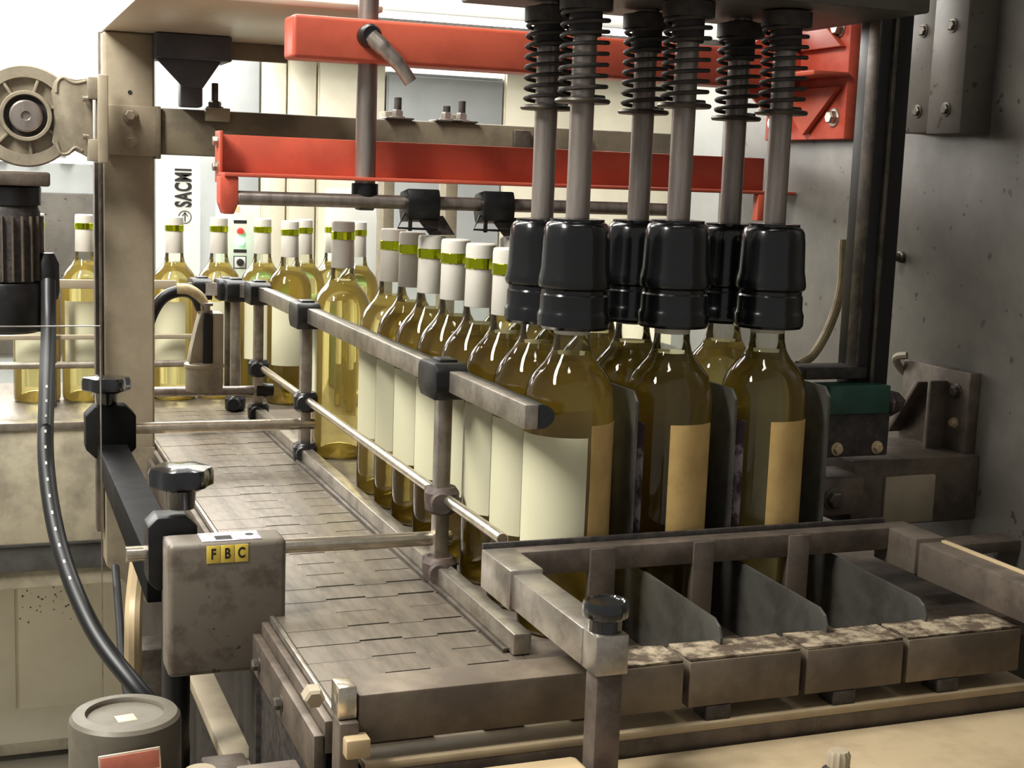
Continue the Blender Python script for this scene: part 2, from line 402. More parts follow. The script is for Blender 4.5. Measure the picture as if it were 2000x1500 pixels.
fb = thing('far_rail_bracket', (-.14, 1.05, .0), 'grey cross rod reaching the rail from behind the post', 'rail bracket')
obj('cross_rod', cyl((-.30, 1.04, .046), (-.046, 1.04, .044), .0075, 24), 'rod_steel', fb)
obj('rod_collar', cyl((-.062, 1.04, .0445), (-.036, 1.04, .0443), .0105, 16), 'black_plastic', fb)

# ================================================================== FBC BOX
fx = thing('sensor_box', (-.268, .10, -.13), 'grey painted steel box with yellow F B C stickers', 'control box')
hs = obj('housing', box(-.3165, -.2175, .088, .125, -.047, .068, .005, 3), 'box_paint', fx)
obj('bracket_leg', box(-.2425, -.2165, .090, .122, -.20, -.04, .002), 'black_rough', fx)
obj('lid_seam', box(-.316, -.218, .1245, .128, -.045, .066, .002), 'steel_dark', fx)
for i, ch in enumerate('FBC'):
    x = -.2795+i*.0117
    st = obj('sticker', box(x-.0056, x+.0056, .0874, .0879, .0505, .0655, .0001), 'yellow_sticker', fx)
    st['label'] = 'yellow letter sticker'
    text_mesh('letter', ch, .0125, 'ink', st, (x, .0873, .058), X, Z, .72, .0001, .0004)
pl = obj('printed_label', box(-.288, -.238, .092, .120, .068, .0684, .0001), 'print_label', fx)
obj('label_print', box(-.276, -.262, .096, .108, .0684, .0686, 0), 'ink', pl)
obj('label_hole', lathe([(.0035, 0), (.0035, .0004)], (-.246, .108, .0683), Z, 16), 'ink', pl)

# ================================================================== MOTOR lower left
mo = thing('electric_motor', (-.354, .06, -.20), 'round grey motor with pale cap sticker below the FBC box', 'motor')
obj('motor_body', lathe([(.0425, -.14), (.0440, -.135), (.0443, -.010), (.0435, -.004), (.041, -.001), (.0315, 0), (.0305, -.0015), (.030, -.004), (0, -.0045)], (-.354, .06, -.060), Z, 56), 'motor_grey', mo)
obj('cap_sticker', box(-.3615, -.3465, .049, .063, -.0645, -.0641, .0001, rot=('Z', .15)), 'paper_tan', mo)
np_ = obj('nameplate', box(-.379, -.332, .0105, .0125, -.092, -.074, .0008, rot=('Y', -.06)), 'nameplate_rim', mo)
obj('nameplate_print', box(-.3775, -.3335, .0098, .0106, -.0905, -.0755, .0005, rot=('Y', -.06)), 'nameplate', np_)
mtb = thing('motor_mount', (-.33, .02, -.2), 'dirty tan mounting bracket in front of the round motor', 'bracket')
obj('mount_bar', box(-.385, -.300, -.02, .008, -.135, -.098, .003), 'tan_paint', mtb)
obj('mount_lug', box(-.398, -.379, -.022, .012, -.130, -.090, .003), 'brown_steel', mtb)
obj('mount_cap', lathe([(.014, 0), (.016, .004), (.016, .018), (.012, .024)], (-.304, -.006, -.112), Z, 20), 'tan_paint', mtb)
obj('mount_block', box(-.292, -.255, .03, .075, -.15, -.112, .003), 'brown_steel', mtb)

# cables
cb = thing('power_cable', (-.376, .7, .23), 'thick black printed cable hanging from the gear motor', 'cable')
cpts = [(-.3765, .70, .235), (-.379, .66, .185), (-.387, .56, .125), (-.393, .46, .06), (-.385, .37, -.005), (-.362, .28, -.06), (-.330, .22, -.098), (-.305, .20, -.125)]
obj('cable_sheath', tube(cpts, .0085, 14, 10), 'cable_black', cb)
pp_ = smooth_path(cpts, 10); t = nb()
for i in range(20, 45, 2):
    p = pp_[i]; q = pp_[i+1]; d = (q-p).normalized(); n_ = (CAM-p).normalized(); n_ = (n_-d*n_.dot(d)).normalized()
    s_ = d.cross(n_)
    prism([(0, -.0011), (.0045, -.0011), (.0045, .0011), (0, .0011)], p+n_*.0084, d, s_, n_, .0003, bm=t)
obj('cable_print', t, 'cable_print', cb)
single('thin_cable', tube([(-.318, .52, -.07), (-.322, .44, -.10), (-.326, .36, -.13), (-.324, .28, -.16), (-.31, .24, -.2)], .0042, 10), 'cable_black', (-.32, .45, -.1), 'thin black cable hanging below the post bracket', 'cable')

# ================================================================== POST AND FRAME
po = thing('frame_post', (-.268, .87, -.17), 'square tan painted machine post left of the slat conveyor', 'post')
obj('post_tube', box(-.2985, -.2345, .85, .905, -.165, .545, .004, 3), 'tan_paint', po)
obj('bolt_plate', box(-.2955, -.2325, .8455, .850, .388, .452, .0012), 'tan_paint', po)
obj('side_plate', box(-.2345, -.2265, .846, .895, .385, .453, .0015), 'beam_paint', po)
for z in (.405, .4395): obj('plate_bolt', hexbolt((-.266, .8455, z), (0, -1, 0), .0072, .005), 'tan_paint', po)
obj('post_hole', lathe([(.0028, 0), (.0028, .0006)], (-.2655, .8502, .469), (0, -1, 0), 14), 'ink', po)
obj('post_gusset', prism([(-.2985, -.0), (-.2345, 0), (-.2325, -.09), (-.243, -.22), (-.285, -.175), (-.2985, -.16)], (0, .846, 0), X, Z, Y, .004, .0008), 'beam_paint', po)
obj('guard_channel', box(-.3085, -.3005, .875, .90, -.12, .47, .001), 'brown_steel', po)
obj('guard_strip', box(-.3040, -.3000, .868, .874, -.12, .545, .0008), 'steel', po)
tp = thing('top_frame_plate', (-.19, .65, .545), 'brownish steel top plate above the post', 'frame plate')
obj('plate_sheet', box(-.2985, -.050, .42, .905, .5455, .552, .001), 'plate_brown', tp)
obj('plate_lip', box(-.2345, -.050, .895, .905, .522, .5455, .001), 'beam_paint', tp)
hb = thing('hanger_bracket', (-.18, .83, .45), 'dark blue-grey funnel bracket hanging under the top plate', 'bracket')
obj('bracket_block', box(-.237, -.140, .815, .89, .513, .5448, .002), 'slate', hb)
obj('gusset', prism([(-.0475+.0, 0), (.0475-.012, 0), (.012, -.035), (-.013, -.035)], (-.188, .825, .513), X, Z, Y, .006, .0006), 'slate', hb)
obj('stub_tube', box(-.2035, -.1755, .828, .86, .4535, .513, .003), 'slate', hb)
cbm = thing('cross_beam', (.2, .87, .39), 'dark olive painted cross beam bolted to the post', 'beam')
obj('beam_tube', box(-.2265, .56, .852, .90, .391, .4515, .003), 'beam_paint', cbm)
cl = obj('clamp_block', box(-.170, -.138, .838, .885, .437, .4545, .0015), 'tan_paint', cbm)
obj('stud', cyl((-.156, .853, .4545), (-.156, .853, .487), .0045), 'steel_dark', cl)
obj('nut', hexbolt((-.156, .853, .4545), Z, .0085, .007), 'steel_dark', cl)
for x, hgt in ((.098, .024), (.170, .016), (.1925, .024)):
    bl = obj('clamp_pad', box(x-.020, x+.02, .845, .88, .4515, .4545, .001), 'steel_dark', cbm)
    obj('nut', hexbolt((x, .86, .4545), Z, .008, .009), 'rod_steel', bl)
    obj('stud', cyl((x, .86, .46), (x, .86, .4545+hgt+.004), .0055), 'black_rough', bl)
for x in (.28, .37): obj('stop_block', box(x-.012, x+.012, .842, .853, .41, .445, .001), 'steel_dark', cbm)

# ================================================================== GEAR MOTOR
gm = thing('gear_motor', (-.40, .80, .16), 'cast worm gearbox with black finned motor left of the post', 'gear motor')
GC = Vector((-.3958, .79, .431))
hsg = obj('gear_housing', lathe([(.050, 0), (.060, .004), (.062, .010), (.062, .05)], GC+Vector((0, .06, 0)), (0, -1, 0), 48), 'gearbox_cast', gm)
t = lathe([(.062, 0), (.062, .008), (.060, .010), (.047, .010), (.046, .004), (.046, .0)], GC+Vector((0, .012, 0)), (0, -1, 0), 56, close=False)
obj('outer_rim', t, 'gearbox_cast', gm)
t = lathe([(.031, 0), (.031, .014), (.030, .016), (.0265, .016), (.0255, .014), (.0255, .004)], GC+Vector((0, .012, 0)), (0, -1, 0), 40, close=False)
obj('hub_ring', t, 'gearbox_cast', gm)
obj('hub_seal', lathe([(.0255, 0), (.0255, .006), (.02, .0062)], GC+Vector((0, .012, 0)), (0, -1, 0), 32), 'black_rough', gm)
sh = obj('output_shaft', lathe([(.0195, 0), (.0195, .012), (.0175, .0142), (.006, .0150), (.0045, .0125), (0, .0125)], GC+Vector((0, .010, 0)), (0, -1, 0), 32), 'rod_steel', gm)
for k in range(7):
    a = k*2*PI/7+.35
    if abs(a) < .3: continue
    d = Vector((math.cos(a), 0, math.sin(a))); s_ = Vector((-math.sin(a), 0, math.cos(a)))
    obj('rib', prism([(.030, -.0018), (.048, -.0018), (.048, .0018), (.030, .0018)], GC+Vector((0, .012, 0)), d, s_, (0, -1, 0), .009, .0005), 'gearbox_cast', gm)
arm = [(.0335, .012), (.030, .030), (.034, .044), (.042, .052), (.052, .047), (.060, .046), (.072, .050), (.079, .050), (.079, -.050), (.068, -.044), (.058, -.038), (.050, -.046), (.040, -.047), (.030, -.030), (.0335, -.012)]
obj('gear_arm', prism(arm, GC+Vector((0, .03, 0)), X, Z, (0, -1, 0), .0305, .001), 'gearbox_cast', gm)
for z0 in (.024, -.052): obj('arm_lug', box(GC.x+.072, GC.x+.0845, .775, .80, GC.z+z0, GC.z+z0+.027, .0015), 'gearbox_cast', gm)
obj('mount_flange', box(GC.x+.0835, GC.x+.0955, .765, .83, .377, .485, .002), 'tan_paint', gm)
for z in (.455, .409): obj('flange_bolt', cyl((GC.x+.066, .782, z), (GC.x+.0735, .782, z), .0042), 'steel_bright', gm)
rim = smooth_path([GC+Vector((p[0], .0, p[1])) for p in ((.036, .030), (.0375, .043), (.044, .0485), (.052, .0445), (.060, .043), (.071, .046))], 5)
obj('arm_rim', tube(rim, .0022, 8, smooth=False), 'gearbox_cast', gm)
rim = smooth_path([GC+Vector((p[0], .0, p[1])) for p in ((.036, -.030), (.040, -.0435), (.049, -.0435), (.0575, -.036), (.066, -.040))], 5)
obj('arm_rim', tube(rim, .0022, 8, smooth=False), 'gearbox_cast', gm)
obj('arm_web', prism([(.040, -.022), (.055, -.030), (.064, -.026), (.064, .026), (.054, .034), (.041, .020)], GC+Vector((0, .001, 0)), X, Z, (0, -1, 0), .0014, .0004), 'motor_grey', gm)
obj('arm_bolt', lathe([(.004, 0), (.004, .003), (.002, .003), (.002, .001)], GC+Vector((.042, .009, -.035)), (0, -1, 0), 12), 'brown_steel', gm)
obj('motor_flange', box(-.47, -.3695, .765, .86, .346, .3635, .003), 'brown_steel', gm)
mo2 = obj('motor_neck', lathe([(.040, 0), (.040, .022), (.037, .024)], (-.418, .81, .322), Z, 32), 'black_plastic', gm)
mb2 = obj('motor_body', lathe([(.040, 0), (.0405, .085), (.037, .095)], (-.420, .81, .228), Z, 40), 'black_rough', gm)
for k in range(22):
    a = 2*PI*k/22; d = Vector((math.cos(a), math.sin(a), 0)); s_ = Vector((-math.sin(a), math.cos(a), 0))
    obj('cooling_fin', prism([(.0385, -.0012), (.0445, -.0008), (.0445, .0008), (.0385, .0012)], (-.420, .81, .229), d, s_, Z, .080), 'brown_steel', mb2)
obj('fan_cover', lathe([(.036, 0), (.042, .004), (.0445, .012), (.0455, .060), (.044, .063)], (-.420, .81, .163), Z, 40), 'black_plastic', gm)
obj('terminal_box', lathe([(.014, 0), (.016, .01), (.016, .045), (.010, .058)], (-.374, .80, .205), Z, 20), 'black_plastic', gm)
obj('terminal_gland', cyl((-.3765, .795, .165), (-.3765, .795, .208), .012), 'black_plastic', gm)

# ================================================================== RED BEAMS
rb = thing('upper_red_beam', (.13, .39, .49), 'upper orange-red square tube with black clamp lever', 'beam')
obj('beam_tube', box(-.159, .434, .36, .405, .4885, .5315, .004, 3), 'red_paint', rb)
lev = obj('clamp_lever', lathe([(.011, 0), (.0115, .004), (.0115, .015), (.009, .019)], (-.083, .360, .514), (0, -1, 0), 24), 'black_plastic', rb)
obj('lever_handle', tube([(-.083, .345, .513), (-.070, .338, .500), (-.056, .335, .486), (-.0435, .334, .4695)], [.0085]*8+[.0075]*8+[.0070]*8+[.0068], 14, 8), 'rod_steel', lev)
ep = obj('end_plate', box(.430, .4445, .265, .43, .432, .575, .002), 'red_dull', rb)
for z0, s_ in ((.5315, 1), (.4885, -1)):
    obj('gusset', prism([(0, 0), (-.060, 0), (-.008, s_*.045), (0, s_*.045)], (.430, .385, z0), X, Z, (0, -1, 0), .006, .0006), 'red_paint', rb)
obj('end_bracket', prism([(.27, .4885), (.40, .4885), (.335, .437)], (.4285, 0, 0), Y, Z, (-1, 0, 0), .0065, .0006), 'red_paint', rb)
obj('end_bracket', prism([(.27, .5315), (.40, .5315), (.335, .578)], (.4285, 0, 0), Y, Z, (-1, 0, 0), .0065, .0006), 'red_paint', rb)
obj('bracket_rib', box(.385, .430, .262, .40, .4985, .5035, .001), 'red_paint', rb)
for (y, z) in ((.405, .452), (.285, .456), (.285, .552), (.405, .552)):
    obj('plate_bolt', hexbolt((.430, y, z), (-1, 0, 0), .0075, .007), 'steel', rb)
rl = thing('lower_red_beam', (.1, .40, .33), 'lower orange-red angle bar above the bottle caps', 'beam')
obj('web', box(-.222, .4265, .420, .426, .371, .411, .0008), 'red_paint', rl)
obj('flange', box(-.224, .443, .372, .426, .3685, .3725, .0008), 'red_paint', rl)
obj('end_tab', box(-.2235, -.220, .405, .435, .362, .4145, .0008), 'red_paint', rl)
obj('end_hook', prism([(-.228, .3685), (-.2095, .3685), (-.2095, .342), (-.214, .331), (-.224, .331), (-.228, .342)], (0, .374, 0), X, Z, Y, .022, .001), 'red_dull', rl)
obj('end_strut', box(.392, .402, .372, .384, .338, .3685, .0008), 'red_paint', rl)
for z in (.378, .404): obj('end_bolt', hexbolt((-.2235, .418, z), (-1, 0, 0), .005, .004), 'steel', rl)
vs = single('vertical_shaft', nb_v := cyl((-.0745, .388, .356), (-.0745, .388, .70), .0108, 28), 'rod_steel', (-.0745, .388, .36), 'vertical grey steel shaft crossing both red beams', 'shaft')
cap = thing('cap_guide', (.05, .38, .335), 'horizontal rod with black clips and rubber flaps over the caps', 'guide')
obj('guide_rod', cyl((-.2095, .380, .3475), (.30, .380, .3475), .0072, 20), 'rod_steel', cap)
obj('shaft_collar', cyl((-.0745, .388, .3525), (-.0745, .388, .366), .014, 20), 'black_plastic', cap)
obj('shaft_pin', box(-.083, -.066, .378, .398, .338, .3545, .002), 'steel_dark', cap)
for x in (-.034, .0505):
    cj = obj('clip', prism([(-.016, -.014), (.012, -.018), (.018, -.006), (.016, .014), (-.012, .018), (-.018, .006)], (x, .38, .3445), Y, Z, X, .036, .002), 'black_plastic', cap)
    obj('wire_loop', tube([(x-.001, .372, .336), (x-.010, .366, .321), (x+.018, .366, .3205), (x+.034, .366, .3205)], .0013, 8, smooth=False), 'black_plastic', cj)
    obj('wire_hanger', box(x+.002, x+.006, .366, .370, .318, .338, .0008), 'black_plastic', cj)
    obj('rubber_flap', prism([(.372, .3315), (.376, .3345), (.352, .3175), (.349, .3155)], (x+.012, .02, 0), Y, Z, X, .030, .0006) if False else
        prism([(0, 0), (.032, 0), (.044, -.0195), (.016, -.0205)], (x+.010, .372, .3345), X, Vector((0, .25, 1)), Vector((0, 1, 0)), .003, .0006), 'flap_rubber', cj)

# ================================================================== GRIPPERS
GX = (0., .0925, .186); GY = (0., .076)
def gripper_proto():
    g = bpy.data.objects.new('bottle_gripper', None); COL.objects.link(g); g.empty_display_size = .02; LOC[g.name] = Vector((0, 0, 0))
    bell = [(.0195, .2565), (.0285, .2565), (.0302, .2590), (.0305, .2680), (.0296, .2700), (.0288, .2730), (.0286, .2840), (.0276, .2855), (.0276, .2885), (.0300, .2905), (.0308, .2935),
            (.0300, .2990), (.0287, .3060), (.0278, .3300), (.0268, .3390), (.0250, .3425), (.0225, .3440), (.0225, .3462), (.0100, .3470), (.0, .3470)]
    obj('gripper_bell', lathe(bell[::-1] and [(.0, .3195), (.0170, .3190), (.0195, .3000)]+bell, (0, 0, 0), Z, 64, 8, .007, close=False), 'black_gloss', g)
    obj('plunger_rod', cyl((0, 0, .3465), (0, 0, .56), .0098, 28), 'rod_steel', g)
    obj('spring_seat', lathe([(.0105, -.0022), (.0215, -.0022), (.0228, -.0005), (.0220, .0012), (.0175, .0022), (.0105, .0026)], (0, 0, .441), Z, 32), 'steel_dark', g)
    pts = []; turns = 9
    for i in range(turns*16+1):
        a = 2*PI*i/16; pts.append((.0187*math.cos(a), .0187*math.sin(a), .4445+.078*i/(turns*16)))
    obj('coil_spring', tube(pts, .0018, 8, smooth=False), 'black_rough', g)
    obj('upper_bush', cyl((0, 0, .492), (0, 0, .526), .0135, 20), 'black_rough', g)
    obj('spring_cup', lathe([(.0105, 0), (.0215, 0), (.0215, .012), (.0105, .012)], (0, 0, .512), Z, 28), 'black_rough', g)
    return g
gp = gripper_proto()
gname = {(0, 0): 'black bottle gripper nearest the guide rail, front row', (1, 0): 'middle black bottle gripper of the front row', (2, 0): 'front black bottle gripper nearest the grey side wall',
         (0, 1): 'black bottle gripper nearest the guide rail, back row', (1, 1): 'middle black bottle gripper of the back row', (2, 1): 'back-row black bottle gripper nearest the side wall'}
first = True
for (i, j), lb in gname.items():
    g = gp if first else copy_tree(gp); first = False
    g.location = (GX[i], GY[j], (0, .001, 0)[i]-(.003 if j else 0)); LOC[g.name] = Vector(g.location)
    tag(g, lb, 'gripper', 'spring loaded bottle grippers')
gpl = thing('gripper_plate', (.1, .04, .526), 'grey steel carrier plate holding the six spring grippers', 'plate')
obj('carrier_plate', box(-.062, .29, -.055, .13, .526, .548, .002), 'machine_wall', gpl)
obj('carrier_arm', box(-.12, -.062, -.02, .09, .530, .544, .002), 'machine_wall', gpl)

# ================================================================== BOTTLES
BP = [(0, .006), (.018, .004), (.030, 0), (.0355, .0012), (.0374, .005), (.0376, .012), (.0376, .190), (.0373, .1990), (.0358, .2075), (.0325, .2160), (.0272, .2232), (.0215, .2295), (.0175, .2365), (.0155, .2445), (.0148, .253), (.0142, .295), (.0142, .302)]
WP = [(0, .020), (.012, .017), (.022, .0085), (.030, .0035), (.0345, .0032), (.0366, .006), (.0372, .013), (.0372, .190), (.0369, .1987), (.0354, .2070), (.0321, .2153), (.0267, .2225), (.0209, .2290), (.0175, .2355), (.0, .2352)]
def arc_shell(r, z0, z1, a0, a1, th=.00025, n=18):
    t = nb(); vo = []; vi = []
    for i in range(n+1):
        a = a0+(a1-a0)*i/n; c, s = math.cos(a), math.sin(a)
        vo.append((t.verts.new((r*c+th*c, r*s+th*s, z0)), t.verts.new((r*c+th*c, r*s+th*s, z1))))
        vi.append((t.verts.new((r*c, r*s, z0)), t.verts.new((r*c, r*s, z1))))
    for i in range(n):
        t.faces.new((vo[i][0], vo[i+1][0], vo[i+1][1], vo[i][1])); t.faces.new((vi[i+1][0], vi[i][0], vi[i][1], vi[i+1][1]))
        t.faces.new((vo[i][1], vo[i+1][1], vi[i+1][1], vi[i][1])); t.faces.new((vo[i+1][0], vo[i][0], vi[i][0], vi[i+1][0]))
    for e in (0, n):
        t.faces.new((vo[e][0], vo[e][1], vi[e][1], vi[e][0]))
    return t
D = math.radians
def bottle_proto(variant):
    b = bpy.data.objects.new('wine_bottle', None); COL.objects.link(b); b.empty_display_size = .02; LOC[b.name] = Vector((0, 0, 0))
    obj('bottle_glass', lathe(BP, (0, 0, 0), Z, 48, close=False), 'bottle_glass', b, sharp=60)
    obj('white_wine', lathe(WP, (0, 0, 0), Z, 48, close=False), 'white_wine', b, sharp=50)
    c = obj('capsule', lathe([(.0149, .2515), (.0152, .252), (.0146, .288), (.0152, .2885), (.0152, .308), (.0147, .3118), (.0135, .313), (0, .3132)], (0, 0, 0), Z, 36), 'capsule_white', b)
    obj('foil_ring', lathe([(.0152, .2885), (.0156, .289), (.0156, .2985), (.0152, .299)], (0, 0, 0), Z, 60, 15, .012, close=False), 'foil_gold', c)
    if variant == 'rail':     # label turned to the rail, plain back label on the right
        obj('label', arc_shell(.0377, .068, .170, D(-186), D(-85)), 'label_beige', b)
        obj('back_label', arc_shell(.0377, .062, .180, D(-80), D(-6)), 'label_back', b)
    elif variant == 'lone':
        obj('label', arc_shell(.0377, .068, .170, D(-235), D(-160)), 'label_beige', b)
    elif variant == 'lane':   # printed label turned away
        obj('label', arc_shell(.0377, .060, .178, D(-215), D(-147)), 'label_print', b)
        obj('back_label', arc_shell(.0377, .060, .178, D(-113), D(-45)), 'label_back', b)
    else:
        obj('label', arc_shell(.0377, .068, .170, D(-150), D(-62)), 'label_beige', b)
        obj('back_label', arc_shell(.0377, .068, .175, D(-40), D(10)), 'label_back', b)
    return b
protos = {v: bottle_proto(v) for v in ('rail', 'lane', 'lone', 'far')}
used = {}
def bottle(v, x, y, z, rz, label, group):
    b = protos[v] if v not in used else copy_tree(protos[v]); used[v] = 1
    b.location = (x, y, z); b.rotation_euler = (0, 0, rz); LOC[b.name] = Vector((x, y, z))
    tag(b, label, 'bottle', group); return b
ordw = ['foremost', 'second', 'third', 'fourth', 'fifth', 'sixth', 'seventh', 'eighth']
for k in range(8):
    gripped = ' held under a black gripper' if k < 2 else ''
    bottle('rail', random.uniform(-.0008, .0008), .0762*k, .0004, random.uniform(-.05, .05), f'white wine bottle{gripped}, {ordw[k]} of the row beside the guide rail', 'row of bottles beside the guide rail')
for k in range(6):
    gripped = ' under the middle black gripper' if k < 2 else ' with its cap behind the rail row'
    bottle('lane', .0925, .0762*k, .0004, random.uniform(-.05, .05), f'white wine bottle{gripped}, {ordw[k]} of the middle lane', 'bottles in the middle lane')
for k in range(2):
    bottle('lane', .186, .0762*k, .0004, .06 if k == 0 else -.05, f'white wine bottle nearest the side wall, {("front", "back")[k]} one under the grippers', 'bottles in the wall lane')
bottle('lone', -.004, .752,   .0004, 0, 'lone white wine bottle with grey-shaded cap standing between two rows', None)
FZ = -.022
far = [(-.3610, 1.40, 'leftmost far wine bottle, half hidden by the black motor'), (-.283, 1.40, 'far wine bottle seen between the black motor and the post'),
       (-.2085, 1.41, 'far wine bottle hidden by the tan post'), (-.1355, 1.395, 'far wine bottle just right of the tan post'),
       (-.0590, 1.40, 'far wine bottle in front of the control panel switch'), (.0178, 1.405, 'far wine bottle just right of the control panel'),
       (.048, 1.320, 'amber-looking far wine bottle at the corner of the line'), (.0925, 1.41, 'far wine bottle with green showing through, left of two'),
       (.158, 1.46, 'far wine bottle with green showing through, left of the lone bottle'), (.178, 1.36, 'far wine bottle right behind the lone grey-capped bottle')]
for x, y, lb in far: bottle('far', x, y, FZ, random.uniform(-.12, .12), lb, 'bottles on the far line')

# ================================================================== LANE DIVIDERS
for x, yf, zf, lb in ((.0463, -.190, .062, 'thin steel lane divider nearest the knob post, low in front and tall between bottles'), (.1393, -.188, .062, 'middle thin steel lane divider between the second and third bottle lanes'), (.2320, -.186, .062, 'thin steel lane divider nearest the side wall, right of the last bottle')):
    o = single('lane_divider', prism([(yf+.018, .001), (.30, .001), (.30, .207), (-.026, .207), (-.034, .199), (-.034, zf+.001), (yf+.012, zf-.002), (yf+.004, zf-.006), (yf, zf-.014), (yf, .035), (yf+.018, .03)], (x-.0012, 0, 0), Y, Z, X, .0024, .0005), 'fin_steel', (x, .1, 0), lb, 'divider', 'steel lane dividers')

# ================================================================== PUSHER FRAME
pf = thing('pusher_frame', (.1, -.05, .0), 'worn steel pusher frame in front of the gripped bottles', 'pusher')
obj('cross_bar', box(-.066, .300, -.062, -.044, .066, .086, .0015), 'brown_steel', pf)
obj('cross_strip', box(-.09, .29, -.0465, -.0435, .083, .0905, .0006), 'black_rough', pf)
for (a, b) in ((-.0042, .0187), (.0896, .1091), (.1812, .2018)):
    obj('foot', box(a, b, -.064, -.056, .012, .085, .001), 'brown_steel', pf)
obj('side_sleeve', box(-.0915, -.0645, -.111, -.047, .0555, .0865, .0012), 'steel', pf)
obj('side_arm', box(-.0895, -.0665, -.240, -.109, .0575, .0835, .0008), 'steel', pf)
kp = obj('arm_block', box(-.0890, -.0655, -.262, -.239, .0570, .0840, .001), 'steel', pf)
obj('knob', lathe([(.0112, 0), (.0112, .008), (.0148, .010), (.0154, .0115), (.0154, .0185), (.0144, .0205), (.0125, .0205), (.0116, .0195), (0, .0190)], (-.0772, -.2485, .0840), Z, 60, 20, .012), 'black_knob', kp)
obj('post', box(-.0868, -.0672, -.260, -.241, -.12, .0570, .0025), 'brown_steel', pf)
ra = obj('side_arm', box(.2835, .3135, -.10, -.042, .054, .0855, .0015), 'brown_steel', pf)
obj('side_arm', box(.2875, .3095, -.32, -.095, .052, .0815, .001), 'brown_steel', pf)
obj('arm_edge', box(.3095, .3145, -.32, -.10, .072, .083, .0008), 'tan_sheet', pf)

# ================================================================== FRONT BAR
fbt = thing('front_stop_bar', (.03, -.2, .0), 'long dirty steel stop bar with slots in front of the dividers', 'bar')
segs = [(-.2351, -.0575), (-.0560, .0025), (.0070, .0993), (.1042, .1897), (.1938, .3004)]
for i, (a, b) in enumerate(segs):
    if i == 0: obj('bar_block', box(a, b, -.2157, -.179, .0090, .0428, .0015), 'rusty_bar', fbt)
    else:
        o = obj('bar_block', box(a, b, -.2157, -.179, .0077, .0419, .0015), 'rusty_bar', fbt)
        t = box(a+.0005, b-.0005, -.2145, -.180, .0419, .0434, .0005)
        bmesh.ops.subdivide_edges(t, edges=t.edges[:], cuts=5, use_grid_fill=True)
        for v in t.verts:
            if v.co.z > .0428: v.co.z += random.uniform(-.0006, .0008)
        obj('dirt_crust', t, 'crusty_bar', o)
obj('bar_back', box(-.0537, .3009, -.1795, -.1755, .0085, .0396, .0006), 'black_rough', fbt)
obj('end_block', box(-.2486, -.2360, -.2155, -.1956, .0270, .0491, .0014), 'steel_bright', fbt)
obj('end_block', box(-.2486, -.2355, -.2205, -.2001, -.0297, .0266, .0014), 'brown_steel', fbt)
obj('brass_block', box(-.2464, -.2302, -.2298, -.2160, .0054, .0185, .0014), 'tan_sheet', fbt)
obj('nut', lathe([(.0072, 0), (.0072, .009), (.0055, .011)], (-.2602, -.190, .0380), (0, -1, -.15), 6), 'tan_paint', fbt)
lgd = thing('machine_ledge', (.04, -.2, -.05), 'dark stepped steel ledge below the slotted bar', 'ledge')
obj('upper_ledge', box(-.2311, .3135, -.219, -.150, -.0090, -.0032, .001), 'counter_tan', lgd)
obj('ledge_face', box(-.2311, .3135, -.2177, -.2090, -.0234, -.0090, .001), 'brown_steel', lgd)
for x in (.031, .138, .2325): obj('spacer', box(x-.009, x+.011, -.2160, -.1960, -.0032, .0077, .001), 'black_rough', lgd)
obj('ledge_foot', box(-.2311, -.0900, -.2390, -.2177, -.0342, -.0162, .001), 'steel_dark', lgd)
obj('tan_cover', box(-.1861, -.0900, -.2721, -.2400, -.0342, -.0040, .0055, 3), 'tan_sheet', lgd)
ct = thing('machine_table', (.2, -.28, -.05), 'beige stained machine table at the lower right', 'table')
obj('table_top', box(-.064, .444, -.3414, -.2200, -.0342, -.0212, .002), 'counter_tan', ct)
obj('table_front', box(-.064, .444, -.3468, -.3414, -.1062, -.0222, .002), 'brown_steel', ct)
tb2 = thing('table_bolt', (.0844, -.29, -.0212), 'ribbed black levelling bolt on the beige table', 'bolt')
obj('bolt_base', lathe([(.0117, 0), (.0108, .0045), (.0072, .008)], (.0844, -.2901, -.0212), Z, 20), 'black_rough', tb2)
obj('bolt_head', lathe([(.0077, .008), (.0079, .016), (.0063, .019), (0, .0192)], (.0844, -.2901, -.0212), Z, 36, 12, .05), 'tan_paint', tb2)
oc = thing('orange_button', (-.06, -.29, -.0342), 'small orange button at the foot of the knob post', 'button')
obj('button_cap', lathe([(.0077, 0), (.0081, .0055), (.0063, .010), (0, .011)], (-.0695, -.2905, -.009), Z, 20), 'orange_cap', oc)
obj('button_base', box(-.0916, -.0660, -.2991, -.2784, -.0342, -.009, .003), 'brown_steel', oc)
lb_ = thing('lower_frame_block', (-.257, -.27, -.05), 'tan covered frame block at the bottom edge left of the ledge', 'block')
obj('block_cover', box(-.2824, -.2311, -.2991, -.2541, -.0387, .0063, .0036), 'tan_sheet', lb_)
obj('block_tube', lathe([(.009, 0), (.0108, .0036), (.0108, .018), (.0072, .018), (.0072, .0036)], (-.2824, -.2226, -.0117), (-.3, -1, .4), 18), 'tan_paint', lb_)
obj('block_body', box(-.3076, -.2671, -.2136, -.1776, -.0612, -.0117, .002), 'brown_steel', lb_)
sf = thing('under_frame', (-.2, .3, -.4), 'dark machine underframe with a pale angled beam below the conveyor', 'frame')
obj('pale_beam', box(-.263, -.236, .12, .50, -.150, -.138, .001), 'tan_paint', sf)
obj('beam_end', box(-.266, -.222, .095, .125, -.18, -.140, .001), 'tan_paint', sf)
obj('frame_panel', box(-.225, .44, -.05, 1.1, -.70, -.19, .002), 'black_rough', sf)
obj('curved_bracket', tube([(-.302, .40, .0), (-.312, .38, -.06), (-.316, .36, -.10), (-.316, .36, -.22)], .009, 10), 'tan_sheet', sf)
